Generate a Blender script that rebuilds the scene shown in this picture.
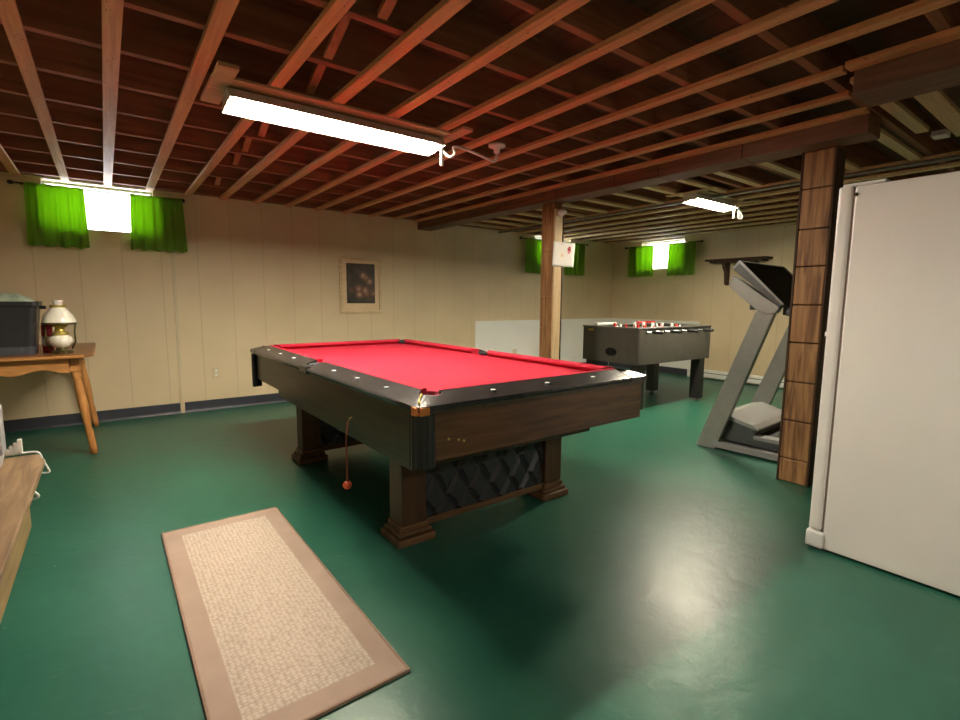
import bpy, bmesh, math, random
from math import sin, cos, pi, radians, atan2, sqrt
from mathutils import Vector, Matrix
random.seed(7)
S = bpy.context.scene
for o in list(bpy.data.objects): bpy.data.objects.remove(o)
C = S.collection

# ------------------------------------------------------------------ camera, world, exposure
H = 1.15
cd = bpy.data.cameras.new('camera'); cam = bpy.data.objects.new('camera', cd); C.objects.link(cam)
cd.sensor_width = 36; cd.sensor_fit = 'HORIZONTAL'; cd.lens = 36 * 494.4 / 960; cd.clip_start = .02
yw, pt, rl = radians(37.04), radians(6.815), radians(0.434)
fw = Vector((sin(yw)*cos(pt), cos(yw)*cos(pt), -sin(pt)))
rt = Vector((cos(yw), -sin(yw), 0)); up = rt.cross(fw)
r2 = rt*cos(rl) + up*sin(rl); u2 = -rt*sin(rl) + up*cos(rl)
M = Matrix((r2, u2, -fw)).transposed().to_4x4(); M.translation = Vector((0, 0, H))
cam.matrix_world = M
S.camera = cam
W = bpy.data.worlds.new('daylight'); S.world = W; W.use_nodes = True
bg = W.node_tree.nodes['Background']; bg.inputs[0].default_value = (.93, .97, 1, 1); bg.inputs[1].default_value = 5.0
S.view_settings.view_transform = 'Standard'; S.view_settings.look = 'None'
S.view_settings.gamma = 1; S.view_settings.use_curve_mapping = False
S.view_settings.exposure = 1.78
LIP = -.046
TUBE = 92.0         # tube emission of the ceiling fixtures
TUBE2 = 135.0
TUBE_FILL = 30.0  # emission of the unseen fill light added behind the camera
S.cycles.max_bounces = 10; S.cycles.diffuse_bounces = 6; S.cycles.transparent_max_bounces = 12

# ------------------------------------------------------------------ materials
def nt(name):
    m = bpy.data.materials.new(name); m.use_nodes = True
    n = m.node_tree; b = n.nodes['Principled BSDF']
    return m, n, b
def node(n, t, **k):
    x = n.nodes.new(t)
    for a, v in k.items(): setattr(x, a, v)
    return x
def setin(x, **k):
    for a, v in k.items(): x.inputs[a.replace('_', ' ')].default_value = v
def rgba(c): return (c[0], c[1], c[2], 1)
def plain(name, c, rough=.5, metal=0, noise=0, nscale=8, bump=0, bscale=60, spec=None, coat=0):
    m, n, b = nt(name)
    b.inputs['Base Color'].default_value = rgba(c); b.inputs['Roughness'].default_value = rough
    b.inputs['Metallic'].default_value = metal
    if spec is not None: b.inputs['Specular IOR Level'].default_value = spec
    if coat: b.inputs['Coat Weight'].default_value = coat; b.inputs['Coat Roughness'].default_value = .15
    tc = node(n, 'ShaderNodeTexCoord')
    nz = node(n, 'ShaderNodeTexNoise'); nz.inputs['Scale'].default_value = nscale; nz.inputs['Detail'].default_value = 5
    n.links.new(tc.outputs['Object'], nz.inputs['Vector'])
    cr = node(n, 'ShaderNodeValToRGB'); a = 1 - noise; z = 1 + noise
    cr.color_ramp.elements[0].position = .3; cr.color_ramp.elements[1].position = .7
    cr.color_ramp.elements[0].color = rgba([v*a for v in c]); cr.color_ramp.elements[1].color = rgba([min(1, v*z) for v in c])
    n.links.new(nz.outputs['Fac'], cr.inputs['Fac']); n.links.new(cr.outputs['Color'], b.inputs['Base Color'])
    if bump:
        n2 = node(n, 'ShaderNodeTexNoise'); n2.inputs['Scale'].default_value = bscale; n2.inputs['Detail'].default_value = 4
        bp = node(n, 'ShaderNodeBump'); bp.inputs['Strength'].default_value = bump; bp.inputs['Distance'].default_value = .01
        n.links.new(tc.outputs['Object'], n2.inputs['Vector']); n.links.new(n2.outputs['Fac'], bp.inputs['Height'])
        n.links.new(bp.outputs['Normal'], b.inputs['Normal'])
    return m
def wood(name, c1, c2, axis=0, scale=3, stretch=14, rough=.55, bump=.15, knots=False, spec=.35, obj_rand=True):
    """grain runs along the given axis of object space"""
    m, n, b = nt(name)
    tc = node(n, 'ShaderNodeTexCoord'); mp = node(n, 'ShaderNodeMapping')
    sc = [scale*stretch]*3; sc[axis] = scale; mp.inputs['Scale'].default_value = sc
    n.links.new(tc.outputs['Object'], mp.inputs['Vector'])
    if obj_rand:
        oi = node(n, 'ShaderNodeObjectInfo'); ml = node(n, 'ShaderNodeMath', operation='MULTIPLY'); ml.inputs[1].default_value = 37
        cx = node(n, 'ShaderNodeCombineXYZ')
        n.links.new(oi.outputs['Random'], ml.inputs[0])
        for k in range(3): n.links.new(ml.outputs[0], cx.inputs[k])
        n.links.new(cx.outputs[0], mp.inputs['Location'])
    nz = node(n, 'ShaderNodeTexNoise'); nz.inputs['Scale'].default_value = 1; nz.inputs['Detail'].default_value = 6; nz.inputs['Distortion'].default_value = .8
    n.links.new(mp.outputs['Vector'], nz.inputs['Vector'])
    cr = node(n, 'ShaderNodeValToRGB'); cr.color_ramp.elements[0].position = .33; cr.color_ramp.elements[1].position = .66
    cr.color_ramp.elements[0].color = rgba(c1); cr.color_ramp.elements[1].color = rgba(c2)
    n.links.new(nz.outputs['Fac'], cr.inputs['Fac']); out = cr.outputs['Color']
    if knots:
        vo = node(n, 'ShaderNodeTexVoronoi'); m2 = node(n, 'ShaderNodeMapping')
        s2 = [9, 9, 9]; s2[axis] = 3.2; m2.inputs['Scale'].default_value = s2
        n.links.new(tc.outputs['Object'], m2.inputs['Vector']); n.links.new(m2.outputs['Vector'], vo.inputs['Vector'])
        if obj_rand: n.links.new(cx.outputs[0], m2.inputs['Location'])
        c3 = node(n, 'ShaderNodeValToRGB'); c3.color_ramp.elements[0].position = .07; c3.color_ramp.elements[1].position = .15
        c3.color_ramp.elements[0].color = (.25, .18, .14, 1); c3.color_ramp.elements[1].color = (1, 1, 1, 1)
        n.links.new(vo.outputs['Distance'], c3.inputs['Fac'])
        mx = node(n, 'ShaderNodeMix', data_type='RGBA', blend_type='MULTIPLY'); mx.inputs[0].default_value = 1
        n.links.new(out, mx.inputs[6]); n.links.new(c3.outputs['Color'], mx.inputs[7]); out = mx.outputs[2]
    n.links.new(out, b.inputs['Base Color'])
    b.inputs['Roughness'].default_value = rough; b.inputs['Specular IOR Level'].default_value = spec
    if bump:
        bp = node(n, 'ShaderNodeBump'); bp.inputs['Strength'].default_value = bump; bp.inputs['Distance'].default_value = .004
        n.links.new(nz.outputs['Fac'], bp.inputs['Height']); n.links.new(bp.outputs['Normal'], b.inputs['Normal'])
    return m
def emit(name, c, s):
    m, n, b = nt(name); b.inputs['Base Color'].default_value = rgba(c)
    b.inputs['Emission Color'].default_value = rgba(c); b.inputs['Emission Strength'].default_value = s
    return m

MAT = {}
def floor_mat():
    m, n, b = nt('green_floor_paint'); L = n.links
    tc = node(n, 'ShaderNodeTexCoord')
    n1 = node(n, 'ShaderNodeTexNoise'); setin(n1, Scale=1.6, Detail=6, Roughness=.6)
    L.new(tc.outputs['Object'], n1.inputs['Vector'])
    cr = node(n, 'ShaderNodeValToRGB'); e = cr.color_ramp.elements
    e[0].position = .3; e[0].color = (.014, .092, .058, 1); e[1].position = .72; e[1].color = (.026, .135, .086, 1)
    L.new(n1.outputs['Fac'], cr.inputs['Fac'])
    # pale scuffs: stretched thresholded noise
    mp = node(n, 'ShaderNodeMapping'); mp.inputs['Scale'].default_value = (3.2, 9, 1); mp.inputs['Rotation'].default_value = (0, 0, .5)
    n2 = node(n, 'ShaderNodeTexNoise'); setin(n2, Scale=1.0, Detail=7, Roughness=.62, Distortion=.7)
    L.new(tc.outputs['Object'], mp.inputs['Vector']); L.new(mp.outputs['Vector'], n2.inputs['Vector'])
    c2 = node(n, 'ShaderNodeValToRGB'); e = c2.color_ramp.elements; e[0].position = .65; e[0].color = (0, 0, 0, 1); e[1].position = .78; e[1].color = (.45, .45, .45, 1)
    L.new(n2.outputs['Fac'], c2.inputs['Fac'])
    # tiny specks
    vo = node(n, 'ShaderNodeTexVoronoi'); setin(vo, Scale=5.5); L.new(tc.outputs['Object'], vo.inputs['Vector'])
    c3 = node(n, 'ShaderNodeValToRGB'); e = c3.color_ramp.elements; e[0].position = .018; e[0].color = (.8, .8, .8, 1); e[1].position = .035; e[1].color = (0, 0, 0, 1)
    L.new(vo.outputs['Distance'], c3.inputs['Fac'])
    ad = node(n, 'ShaderNodeMath', operation='MAXIMUM'); L.new(c2.outputs['Color'], ad.inputs[0]); L.new(c3.outputs['Color'], ad.inputs[1])
    mx = node(n, 'ShaderNodeMix', data_type='RGBA'); L.new(ad.outputs[0], mx.inputs[0]); L.new(cr.outputs['Color'], mx.inputs[6]); mx.inputs[7].default_value = (.22, .33, .22, 1)
    L.new(mx.outputs[2], b.inputs['Base Color'])
    n3 = node(n, 'ShaderNodeTexNoise'); setin(n3, Scale=9, Detail=8, Roughness=.55, Distortion=.5); L.new(tc.outputs['Object'], n3.inputs['Vector'])
    bp = node(n, 'ShaderNodeBump'); setin(bp, Strength=.2, Distance=.012); L.new(n3.outputs['Fac'], bp.inputs['Height']); L.new(bp.outputs['Normal'], b.inputs['Normal'])
    mr = node(n, 'ShaderNodeMapRange'); L.new(n1.outputs['Fac'], mr.inputs[0]); mr.inputs[3].default_value = .30; mr.inputs[4].default_value = .44
    L.new(mr.outputs[0], b.inputs['Roughness']); b.inputs['Specular IOR Level'].default_value = .40
    return m
def wall_mat():
    m, n, b = nt('cream_panel_paint'); L = n.links
    tc = node(n, 'ShaderNodeTexCoord'); sp = node(n, 'ShaderNodeSeparateXYZ'); L.new(tc.outputs['Object'], sp.inputs[0])
    ad = node(n, 'ShaderNodeMath', operation='ADD'); L.new(sp.outputs['X'], ad.inputs[0]); L.new(sp.outputs['Y'], ad.inputs[1])
    dv = node(n, 'ShaderNodeMath', operation='DIVIDE'); L.new(ad.outputs[0], dv.inputs[0]); dv.inputs[1].default_value = .31
    fr = node(n, 'ShaderNodeMath', operation='FRACT'); L.new(dv.outputs[0], fr.inputs[0])
    pp = node(n, 'ShaderNodeMath', operation='PINGPONG'); L.new(fr.outputs[0], pp.inputs[0]); pp.inputs[1].default_value = .5
    lt = node(n, 'ShaderNodeMapRange'); L.new(pp.outputs[0], lt.inputs[0]); lt.inputs[1].default_value = 0; lt.inputs[2].default_value = .018; lt.inputs[3].default_value = 1; lt.inputs[4].default_value = 0
    nz = node(n, 'ShaderNodeTexNoise'); setin(nz, Scale=2.2, Detail=4); L.new(tc.outputs['Object'], nz.inputs['Vector'])
    cr = node(n, 'ShaderNodeValToRGB'); e = cr.color_ramp.elements; e[0].position = .3; e[0].color = (.66, .53, .33, 1); e[1].position = .7; e[1].color = (.72, .58, .37, 1)
    L.new(nz.outputs['Fac'], cr.inputs['Fac'])
    mx = node(n, 'ShaderNodeMix', data_type='RGBA'); ml = node(n, 'ShaderNodeMath', operation='MULTIPLY'); L.new(lt.outputs[0], ml.inputs[0]); ml.inputs[1].default_value = .35
    L.new(ml.outputs[0], mx.inputs[0]); L.new(cr.outputs['Color'], mx.inputs[6]); mx.inputs[7].default_value = (.30, .22, .13, 1)
    L.new(mx.outputs[2], b.inputs['Base Color'])
    iv = node(n, 'ShaderNodeMath', operation='SUBTRACT'); iv.inputs[0].default_value = 1; L.new(lt.outputs[0], iv.inputs[1])
    bp = node(n, 'ShaderNodeBump'); setin(bp, Strength=.5, Distance=.003); L.new(iv.outputs[0], bp.inputs['Height']); L.new(bp.outputs['Normal'], b.inputs['Normal'])
    b.inputs['Roughness'].default_value = .55
    return m
def rug_mat(wx, ly):
    m, n, b = nt('woven_rug'); L = n.links
    tc = node(n, 'ShaderNodeTexCoord'); sp = node(n, 'ShaderNodeSeparateXYZ'); L.new(tc.outputs['Object'], sp.inputs[0])
    def edge(ax, half):
        a = node(n, 'ShaderNodeMath', operation='ABSOLUTE'); L.new(sp.outputs[ax], a.inputs[0])
        g = node(n, 'ShaderNodeMath', operation='LESS_THAN'); L.new(a.outputs[0], g.inputs[0]); g.inputs[1].default_value = half
        return g
    a, c = edge('X', wx), edge('Y', ly)
    ms = node(n, 'ShaderNodeMath', operation='MULTIPLY'); L.new(a.outputs[0], ms.inputs[0]); L.new(c.outputs[0], ms.inputs[1])
    mp = node(n, 'ShaderNodeMapping'); mp.inputs['Scale'].default_value = (62, 78, 1); L.new(tc.outputs['Object'], mp.inputs['Vector'])
    vo = node(n, 'ShaderNodeTexVoronoi'); vo.inputs['Scale'].default_value = 1; vo.inputs['Randomness'].default_value = .45; L.new(mp.outputs['Vector'], vo.inputs['Vector'])
    nz = node(n, 'ShaderNodeTexNoise'); setin(nz, Scale=7, Detail=5); L.new(tc.outputs['Object'], nz.inputs['Vector'])
    c1 = node(n, 'ShaderNodeValToRGB'); e = c1.color_ramp.elements; e[0].position = .25; e[0].color = (.54, .46, .38, 1); e[1].position = .8; e[1].color = (.38, .30, .235, 1)
    L.new(vo.outputs['Distance'], c1.inputs['Fac'])
    c2 = node(n, 'ShaderNodeValToRGB'); e = c2.color_ramp.elements; e[0].position = .3; e[0].color = (.34, .25, .20, 1); e[1].position = .7; e[1].color = (.40, .30, .24, 1)
    L.new(nz.outputs['Fac'], c2.inputs['Fac'])
    mx = node(n, 'ShaderNodeMix', data_type='RGBA'); L.new(ms.outputs[0], mx.inputs[0]); L.new(c2.outputs['Color'], mx.inputs[6]); L.new(c1.outputs['Color'], mx.inputs[7])
    L.new(mx.outputs[2], b.inputs['Base Color']); b.inputs['Roughness'].default_value = .95; b.inputs['Specular IOR Level'].default_value = .1
    m3 = node(n, 'ShaderNodeMath', operation='MULTIPLY'); L.new(vo.outputs['Distance'], m3.inputs[0]); L.new(ms.outputs[0], m3.inputs[1])
    bp = node(n, 'ShaderNodeBump'); setin(bp, Strength=.7, Distance=.006); bp.invert = True; L.new(m3.outputs[0], bp.inputs['Height']); L.new(bp.outputs['Normal'], b.inputs['Normal'])
    return m
def curtain_mat():
    m, n, b = nt('green_curtain_cloth'); L = n.links
    n.nodes.remove(b); out = n.nodes['Material Output']
    d = node(n, 'ShaderNodeBsdfDiffuse'); t = node(n, 'ShaderNodeBsdfTranslucent'); mx = node(n, 'ShaderNodeMixShader')
    d.inputs[0].default_value = (.22, .37, .07, 1); t.inputs[0].default_value = (.40, .70, .05, 1); mx.inputs[0].default_value = .45
    L.new(d.outputs[0], mx.inputs[1]); L.new(t.outputs[0], mx.inputs[2]); L.new(mx.outputs[0], out.inputs[0])
    tc = node(n, 'ShaderNodeTexCoord'); nz = node(n, 'ShaderNodeTexNoise'); setin(nz, Scale=300); L.new(tc.outputs['Object'], nz.inputs['Vector'])
    bp = node(n, 'ShaderNodeBump'); setin(bp, Strength=.3, Distance=.001); L.new(nz.outputs['Fac'], bp.inputs['Height']); L.new(bp.outputs['Normal'], d.inputs['Normal'])
    return m
def glass_mat():
    m, n, b = nt('window_glass'); L = n.links; n.nodes.remove(b); out = n.nodes['Material Output']
    t = node(n, 'ShaderNodeBsdfTransparent'); g = node(n, 'ShaderNodeBsdfGlossy'); g.inputs['Roughness'].default_value = .05
    f = node(n, 'ShaderNodeFresnel'); f.inputs[0].default_value = 1.45; mx = node(n, 'ShaderNodeMixShader')
    L.new(f.outputs[0], mx.inputs[0]); L.new(t.outputs[0], mx.inputs[1]); L.new(g.outputs[0], mx.inputs[2]); L.new(mx.outputs[0], out.inputs[0])
    return m
def painting_mat():
    m, n, b = nt('floral_still_life'); L = n.links
    tc = node(n, 'ShaderNodeTexCoord')
    vo = node(n, 'ShaderNodeTexVoronoi'); setin(vo, Scale=9); L.new(tc.outputs['Object'], vo.inputs['Vector'])
    nz = node(n, 'ShaderNodeTexNoise'); setin(nz, Scale=11, Detail=6, Distortion=1.5); L.new(tc.outputs['Object'], nz.inputs['Vector'])
    # flowers gather about the middle of the picture
    ln = node(n, 'ShaderNodeVectorMath', operation='LENGTH'); mp = node(n, 'ShaderNodeMapping'); mp.inputs['Scale'].default_value = (5.0, 1, 3.6); mp.inputs['Location'].default_value = (-.1, 0, 0)
    L.new(tc.outputs['Object'], mp.inputs['Vector']); L.new(mp.outputs['Vector'], ln.inputs[0])
    mr = node(n, 'ShaderNodeMapRange'); L.new(ln.outputs['Value'], mr.inputs[0]); mr.inputs[1].default_value = .35; mr.inputs[2].default_value = 1.0; mr.inputs[3].default_value = 1; mr.inputs[4].default_value = 0
    c1 = node(n, 'ShaderNodeValToRGB'); e = c1.color_ramp.elements; e[0].position = .0; e[0].color = (.75, .45, .28, 1); e[1].position = .6; e[1].color = (.05, .035, .02, 1)
    c1.color_ramp.elements.new(.3).color = (.22, .10, .06, 1)
    L.new(vo.outputs['Distance'], c1.inputs['Fac'])
    c2 = node(n, 'ShaderNodeValToRGB'); e = c2.color_ramp.elements; e[0].position = .35; e[0].color = (.016, .018, .012, 1); e[1].position = .7; e[1].color = (.07, .045, .025, 1)
    L.new(nz.outputs['Fac'], c2.inputs['Fac'])
    mx = node(n, 'ShaderNodeMix', data_type='RGBA'); L.new(mr.outputs[0], mx.inputs[0]); L.new(c2.outputs['Color'], mx.inputs[6]); L.new(c1.outputs['Color'], mx.inputs[7])
    L.new(mx.outputs[2], b.inputs['Base Color']); b.inputs['Roughness'].default_value = .35
    return m
MAT['floor'] = floor_mat(); MAT['wall'] = wall_mat(); MAT['curtain'] = curtain_mat(); MAT['glass'] = glass_mat(); MAT['painting'] = painting_mat()
MAT['strip'] = wood('furring_pine', (.52, .235, .092), (.68, .35, .15), 1, 2, 22, .6, .12, True)
MAT['stripx'] = wood('furring_pine_across', (.52, .36, .18), (.68, .49, .26), 0, 2, 22, .6, .12, True)
MAT['brace'] = wood('brace_wood', (.34, .14, .06), (.48, .22, .10), 1, 2, 16, .7, .1)
MAT['joist'] = wood('dark_joist_wood', (.20, .075, .035), (.33, .13, .062), 0, 1.5, 16, .75, .2)
MAT['subfloor'] = wood('subfloor_board', (.10, .045, .022), (.17, .075, .036), 1, 2, 12, .85, .1)
MAT['beam'] = wood('stained_beam_board', (.11, .055, .030), (.20, .10, .055), 1, 2, 15, .6, .2)
MAT['post'] = wood('rough_post_wood', (.13, .060, .022), (.40, .21, .085), 2, 2.5, 14, .6, .4)
MAT['postdark'] = wood('dark_wood_and_shade', (.035, .017, .008), (.07, .032, .014), 2, 3, 14, .7, .2)  # dark timber; on the thick post's core it paints shade
MAT['post_lit'] = wood('lamplit_post_wood', (.52, .36, .19), (.68, .50, .29), 2, 3, 14, .6, .2, True)  # post wood made paler to paint in the far lamp's light
MAT['walnut'] = wood('walnut_laminate', (.050, .022, .009), (.135, .062, .026), 0, 2.6, 13, .38, .06, False, .5, False)
MAT['walnut_y'] = wood('walnut_laminate_long', (.036, .024, .011), (.075, .050, .024), 1, 1.3, 18, .34, .04, False, .5, False)
MAT['walnut_z'] = wood('walnut_laminate_upright', (.045, .022, .011), (.085, .042, .020), 2, 2, 14, .42, .06, False, .4, False)
MAT['foot'] = wood('carved_foot_wood', (.085, .045, .020), (.17, .092, .043), 0, 3, 12, .42, .1)
MAT['oak'] = wood('honey_oak', (.42, .17, .045), (.62, .29, .09), 2, 3, 12, .38, .1)
MAT['oak_x'] = wood('honey_oak_board', (.40, .17, .05), (.58, .28, .09), 0, 3, 12, .35, .1)
MAT['oak_top'] = wood('dark_oak_top', (.16, .065, .02), (.30, .13, .045), 0, 3, 12, .3, .08)
MAT['bench'] = wood('worn_bench_wood', (.14, .085, .042), (.30, .20, .11), 1, 3, 10, .5, .2)
MAT['bench_side'] = wood('worn_bench_side', (.22, .14, .055), (.34, .23, .10), 1, 3, 10, .5, .15)
MAT['ply'] = wood('mounting_ply', (.42, .27, .14), (.55, .37, .21), 0, 3, 10, .7, .05)
MAT['red'] = plain('red_baize', (.37, .016, .036), .9, 0, .06, 30, .12, 700, .15)
MAT['railblack'] = plain('black_rail_laminate', (.030, .028, .027), .24, 0, .35, 14, .04, 40, .6)
MAT['black'] = plain('black_plastic', (.015, .015, .016), .38, 0, .15, 10, .04, 80)
MAT['rubber'] = plain('dark_rubber', (.018, .018, .02), .6, 0, .15, 30, .1, 120)
MAT['lattice'] = plain('black_quilted_vinyl', (.030, .031, .034), .30, 0, .15, 30, .05, 60, .6)
MAT['copper'] = plain('copper_corner', (.75, .25, .07), .35, .6, .25, 40, .1, 60)
MAT['pearl'] = plain('pearl_inlay', (.85, .83, .78), .3, 0, .03)
MAT['white'] = plain('white_enamel', (.82, .78, .74), .32, 0, .025, 3, .05, 260, .5)
MAT['hood'] = plain('white_fixture_metal', (.50, .47, .43), .4, 0, .02)
MAT['tube'] = emit('fluorescent_tube', (1, .90, .74), TUBE)
MAT['tube2'] = emit('fluorescent_tube_far', (1, .90, .70), TUBE2)
MAT['fill_tube'] = emit('added_fill_tube', (1, .93, .82), TUBE_FILL)
MAT['plastic_white'] = plain('white_plastic', (.78, .77, .74), .35, 0, .02)
MAT['vinyl'] = plain('navy_vinyl_base', (.028, .032, .045), .45, 0, .15, 6)
MAT['panelwhite'] = plain('white_panel_board', (.88, .87, .82), .5, 0, .03, 3)
MAT['gasket'] = plain('pinkish_gasket', (.50, .40, .36), .6, 0, .05)
MAT['trim'] = plain('cream_trim', (.64, .53, .34), .5, 0, .03)
MAT['sill'] = wood('rim_board', (.16, .09, .05), (.26, .16, .09), 0, 2, 14, .8, .1)
MAT['frame'] = wood('pale_gilt_frame', (.56, .42, .23), (.72, .57, .34), 0, 5, 8, .45, .1)
MAT['mat_board'] = plain('tan_mount', (.76, .58, .36), .8, 0, .05, 20)
MAT['paper'] = plain('white_paper', (.84, .80, .76), .8, 0, .04, 9)
MAT['pink'] = plain('pink_print', (.70, .22, .22), .8, 0, .2, 50)
MAT['darkred'] = plain('dark_red_print', (.38, .03, .05), .8, 0, .3, 60)
MAT['steel'] = plain('brushed_steel', (.55, .55, .54), .3, .9, .1, 30)
MAT['treadgrey'] = plain('silver_grey_paint', (.30, .30, .275), .40, .30, .06, 20)
MAT['treadlight'] = plain('light_silver_plastic', (.29, .29, .285), .3, .25, .05, 20)
MAT['treaddark'] = plain('charcoal_plastic', (.055, .062, .062), .42, 0, .1, 20)
MAT['screen'] = plain('console_screen', (.006, .006, .006), .5, 0, .1, 10, 0, 60, .12)
MAT['belt'] = plain('tread_belt', (.02, .02, .02), .7, 0, .2, 90, .2, 300)
MAT['foosgrey'] = plain('grey_foosball_laminate', (.092, .086, .075), .4, .1, .1, 14, .03, 60)
MAT['foosedge'] = plain('grey_trim', (.17, .165, .15), .35, .3, .05)
MAT['pitch'] = plain('pitch_green', (.05, .20, .09), .5, 0, .05)
MAT['redplastic'] = plain('red_plastic', (.60, .03, .03), .35, 0, .05)
MAT['whiteplayer'] = plain('white_player', (.85, .83, .80), .35, 0, .02)
MAT['milk'] = plain('milk_glass', (.86, .82, .70), .18, 0, .03, 9, 0, 60, .6)
MAT['brass'] = plain('aged_brass', (.55, .42, .10), .35, .7, .2, 30)
MAT['darkbrass'] = plain('dark_brass', (.10, .08, .03), .4, .7, .3, 30)
MAT['clear'] = plain('chimney_glass', (.75, .72, .68), .12, 0, .02)
MAT['bag'] = plain('pale_green_bag', (.34, .42, .31), .4, 0, .35, 14, .6, 25)
MAT['crate'] = plain('black_crate', (.018, .019, .022), .36, 0, .2, 5)
MAT['cratebase'] = plain('dark_grey_crate_base', (.06, .065, .08), .4, 0, .1)
MAT['cord'] = plain('dull_red_cord', (.30, .075, .045), .7, 0, .2, 200)
MAT['ball'] = plain('orange_red_ball', (.75, .10, .03), .35, 0, .1)
MAT['wire'] = plain('white_coated_wire', (.80, .79, .74), .35, 0, .02)
MAT['grey_metal'] = plain('grey_enamel', (.42, .42, .43), .4, .2, .1, 12)
MAT['pipe'] = plain('grey_conduit', (.30, .29, .26), .45, .5, .2, 20)
MAT['concrete'] = plain('window_well', (.75, .75, .72), .9, 0, .1)

# ------------------------------------------------------------------ mesh builder
class MB:
    def __init__(s): s.bm = bmesh.new()
    def _add(s, verts, faces, mi=0, smooth=False):
        vs = [s.bm.verts.new(v) for v in verts]
        for f in faces:
            try:
                g = s.bm.faces.new([vs[i] for i in f]); g.material_index = mi; g.smooth = smooth
            except ValueError: pass
        return vs
    def box(s, x0, x1, y0, y1, z0, z1, bev=0, rot=None, mi=0):
        vs = s._add([(x, y, z) for x in (x0, x1) for y in (y0, y1) for z in (z0, z1)],
            [(0,1,3,2),(4,6,7,5),(0,4,5,1),(2,3,7,6),(0,2,6,4),(1,5,7,3)], mi)
        if bev:
            es = {e for v in vs for e in v.link_edges}
            r = bmesh.ops.bevel(s.bm, geom=list(es), offset=bev, segments=2, profile=.6, affect='EDGES')
            vs = list({v for f in r['faces'] for v in f.verts} | {v for v in vs if v.is_valid})
            for f in r['faces']: f.material_index = mi
        if rot is not None:
            for v in vs: v.co = rot @ v.co
        return s
    def bar(s, a, b, w, h, upv=(0,0,1), bev=0, mi=0):
        """rectangular bar from a to b; w across, h along upv"""
        a, b = Vector(a), Vector(b); d = b - a; L = d.length; d.normalize()
        sd = d.cross(Vector(upv)).normalized(); u = sd.cross(d)
        R = Matrix((d, sd, u)).transposed().to_4x4(); R.translation = a
        return s.box(0, L, -w/2, w/2, -h/2, h/2, bev, R, mi)
    def tube(s, pts, r, seg=10, mi=0, caps=True):
        pts = [Vector(p) for p in pts]; rr = r if isinstance(r, (list, tuple)) else [r]*len(pts)
        rings = []; pu = None
        for i, p in enumerate(pts):
            t = (pts[min(i+1, len(pts)-1)] - pts[max(i-1, 0)]).normalized()
            if pu is None: pu = Vector((0,0,1)) if abs(t.z) < .9 else Vector((1,0,0))
            sd = t.cross(pu).normalized(); pu = sd.cross(t).normalized()
            rings.append([s.bm.verts.new(p + rr[i]*(cos(2*pi*k/seg)*sd + sin(2*pi*k/seg)*pu)) for k in range(seg)])
        for a, b in zip(rings, rings[1:]):
            for k in range(seg):
                f = s.bm.faces.new((a[k], a[(k+1)%seg], b[(k+1)%seg], b[k])); f.smooth = True; f.material_index = mi
        if caps:
            for g, rv in ((rings[0], True), (rings[-1], False)):
                f = s.bm.faces.new(g[::-1] if rv else g); f.material_index = mi
        return s
    def lathe(s, prof, c=(0,0,0), seg=28, mi=0, smooth=True, mat=None):
        c = Vector(c); rings = []
        for r, z in prof:
            if r < 1e-5: rings.append([s.bm.verts.new(c + Vector((0,0,z)))])
            else: rings.append([s.bm.verts.new(c + Vector((r*cos(2*pi*k/seg), r*sin(2*pi*k/seg), z))) for k in range(seg)])
        vs = [v for g in rings for v in g]
        for a, b in zip(rings, rings[1:]):
            for k in range(seg):
                k2 = (k+1) % seg
                if len(a) == 1 and len(b) == 1: continue
                if len(a) == 1: f = s.bm.faces.new((a[0], b[k2], b[k]))
                elif len(b) == 1: f = s.bm.faces.new((a[k], a[k2], b[0]))
                else: f = s.bm.faces.new((a[k], a[k2], b[k2], b[k]))
                f.smooth = smooth; f.material_index = mi
        if mat is not None:
            for v in vs: v.co = mat @ v.co
        return s
    def prism(s, poly, axis, a, b, bev=0, mi=0, rot=None):
        """poly: 2D points in the plane across axis ('x': (y,z), 'y': (x,z), 'z': (x,y)), extruded a..b"""
        def P(p, t): return {'x': (t, p[0], p[1]), 'y': (p[0], t, p[1]), 'z': (p[0], p[1], t)}[axis]
        n = len(poly)
        vs = s._add([P(p, a) for p in poly] + [P(p, b) for p in poly],
            [tuple(range(n))[::-1], tuple(range(n, 2*n))] + [(i, (i+1)%n, (i+1)%n+n, i+n) for i in range(n)], mi)
        if bev:
            es = {e for v in vs for e in v.link_edges}
            r = bmesh.ops.bevel(s.bm, geom=list(es), offset=bev, segments=2, profile=.6, affect='EDGES')
            vs = list({v for f in r['faces'] for v in f.verts} | {v for v in vs if v.is_valid})
        if rot is not None:
            for v in vs: v.co = rot @ v.co
        return s
    def xf(s, m):
        bmesh.ops.transform(s.bm, matrix=m, verts=s.bm.verts); return s
    def build(s, name, mats, parent=None, loc=(0,0,0), rz=0, solid=0):
        bmesh.ops.recalc_face_normals(s.bm, faces=s.bm.faces)
        me = bpy.data.meshes.new(name); s.bm.to_mesh(me); s.bm.free()
        for m in (mats if isinstance(mats, (list, tuple)) else [mats]): me.materials.append(MAT[m] if isinstance(m, str) else m)
        o = bpy.data.objects.new(name, me); C.objects.link(o); o.parent = parent
        o.location = loc; o.rotation_euler = (0, 0, rz)
        if solid:
            md = o.modifiers.new('thickness', 'SOLIDIFY'); md.thickness = solid; md.offset = 0
        return o
def tag(o, label, cat, group=None):
    o['label'] = label; o['category'] = cat
    if group: o['group'] = group
    return o
def thing(name, label, cat, loc=(0,0,0), rz=0, group=None):
    o = bpy.data.objects.new(name, None); C.objects.link(o); o.empty_display_size = .1
    o.location = loc; o.rotation_euler = (0, 0, rz)
    return tag(o, label, cat, group)
def struct(o):
    o['kind'] = 'structure'; return o
def kids(o): return [c for c in bpy.data.objects if c.parent == o]
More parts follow.
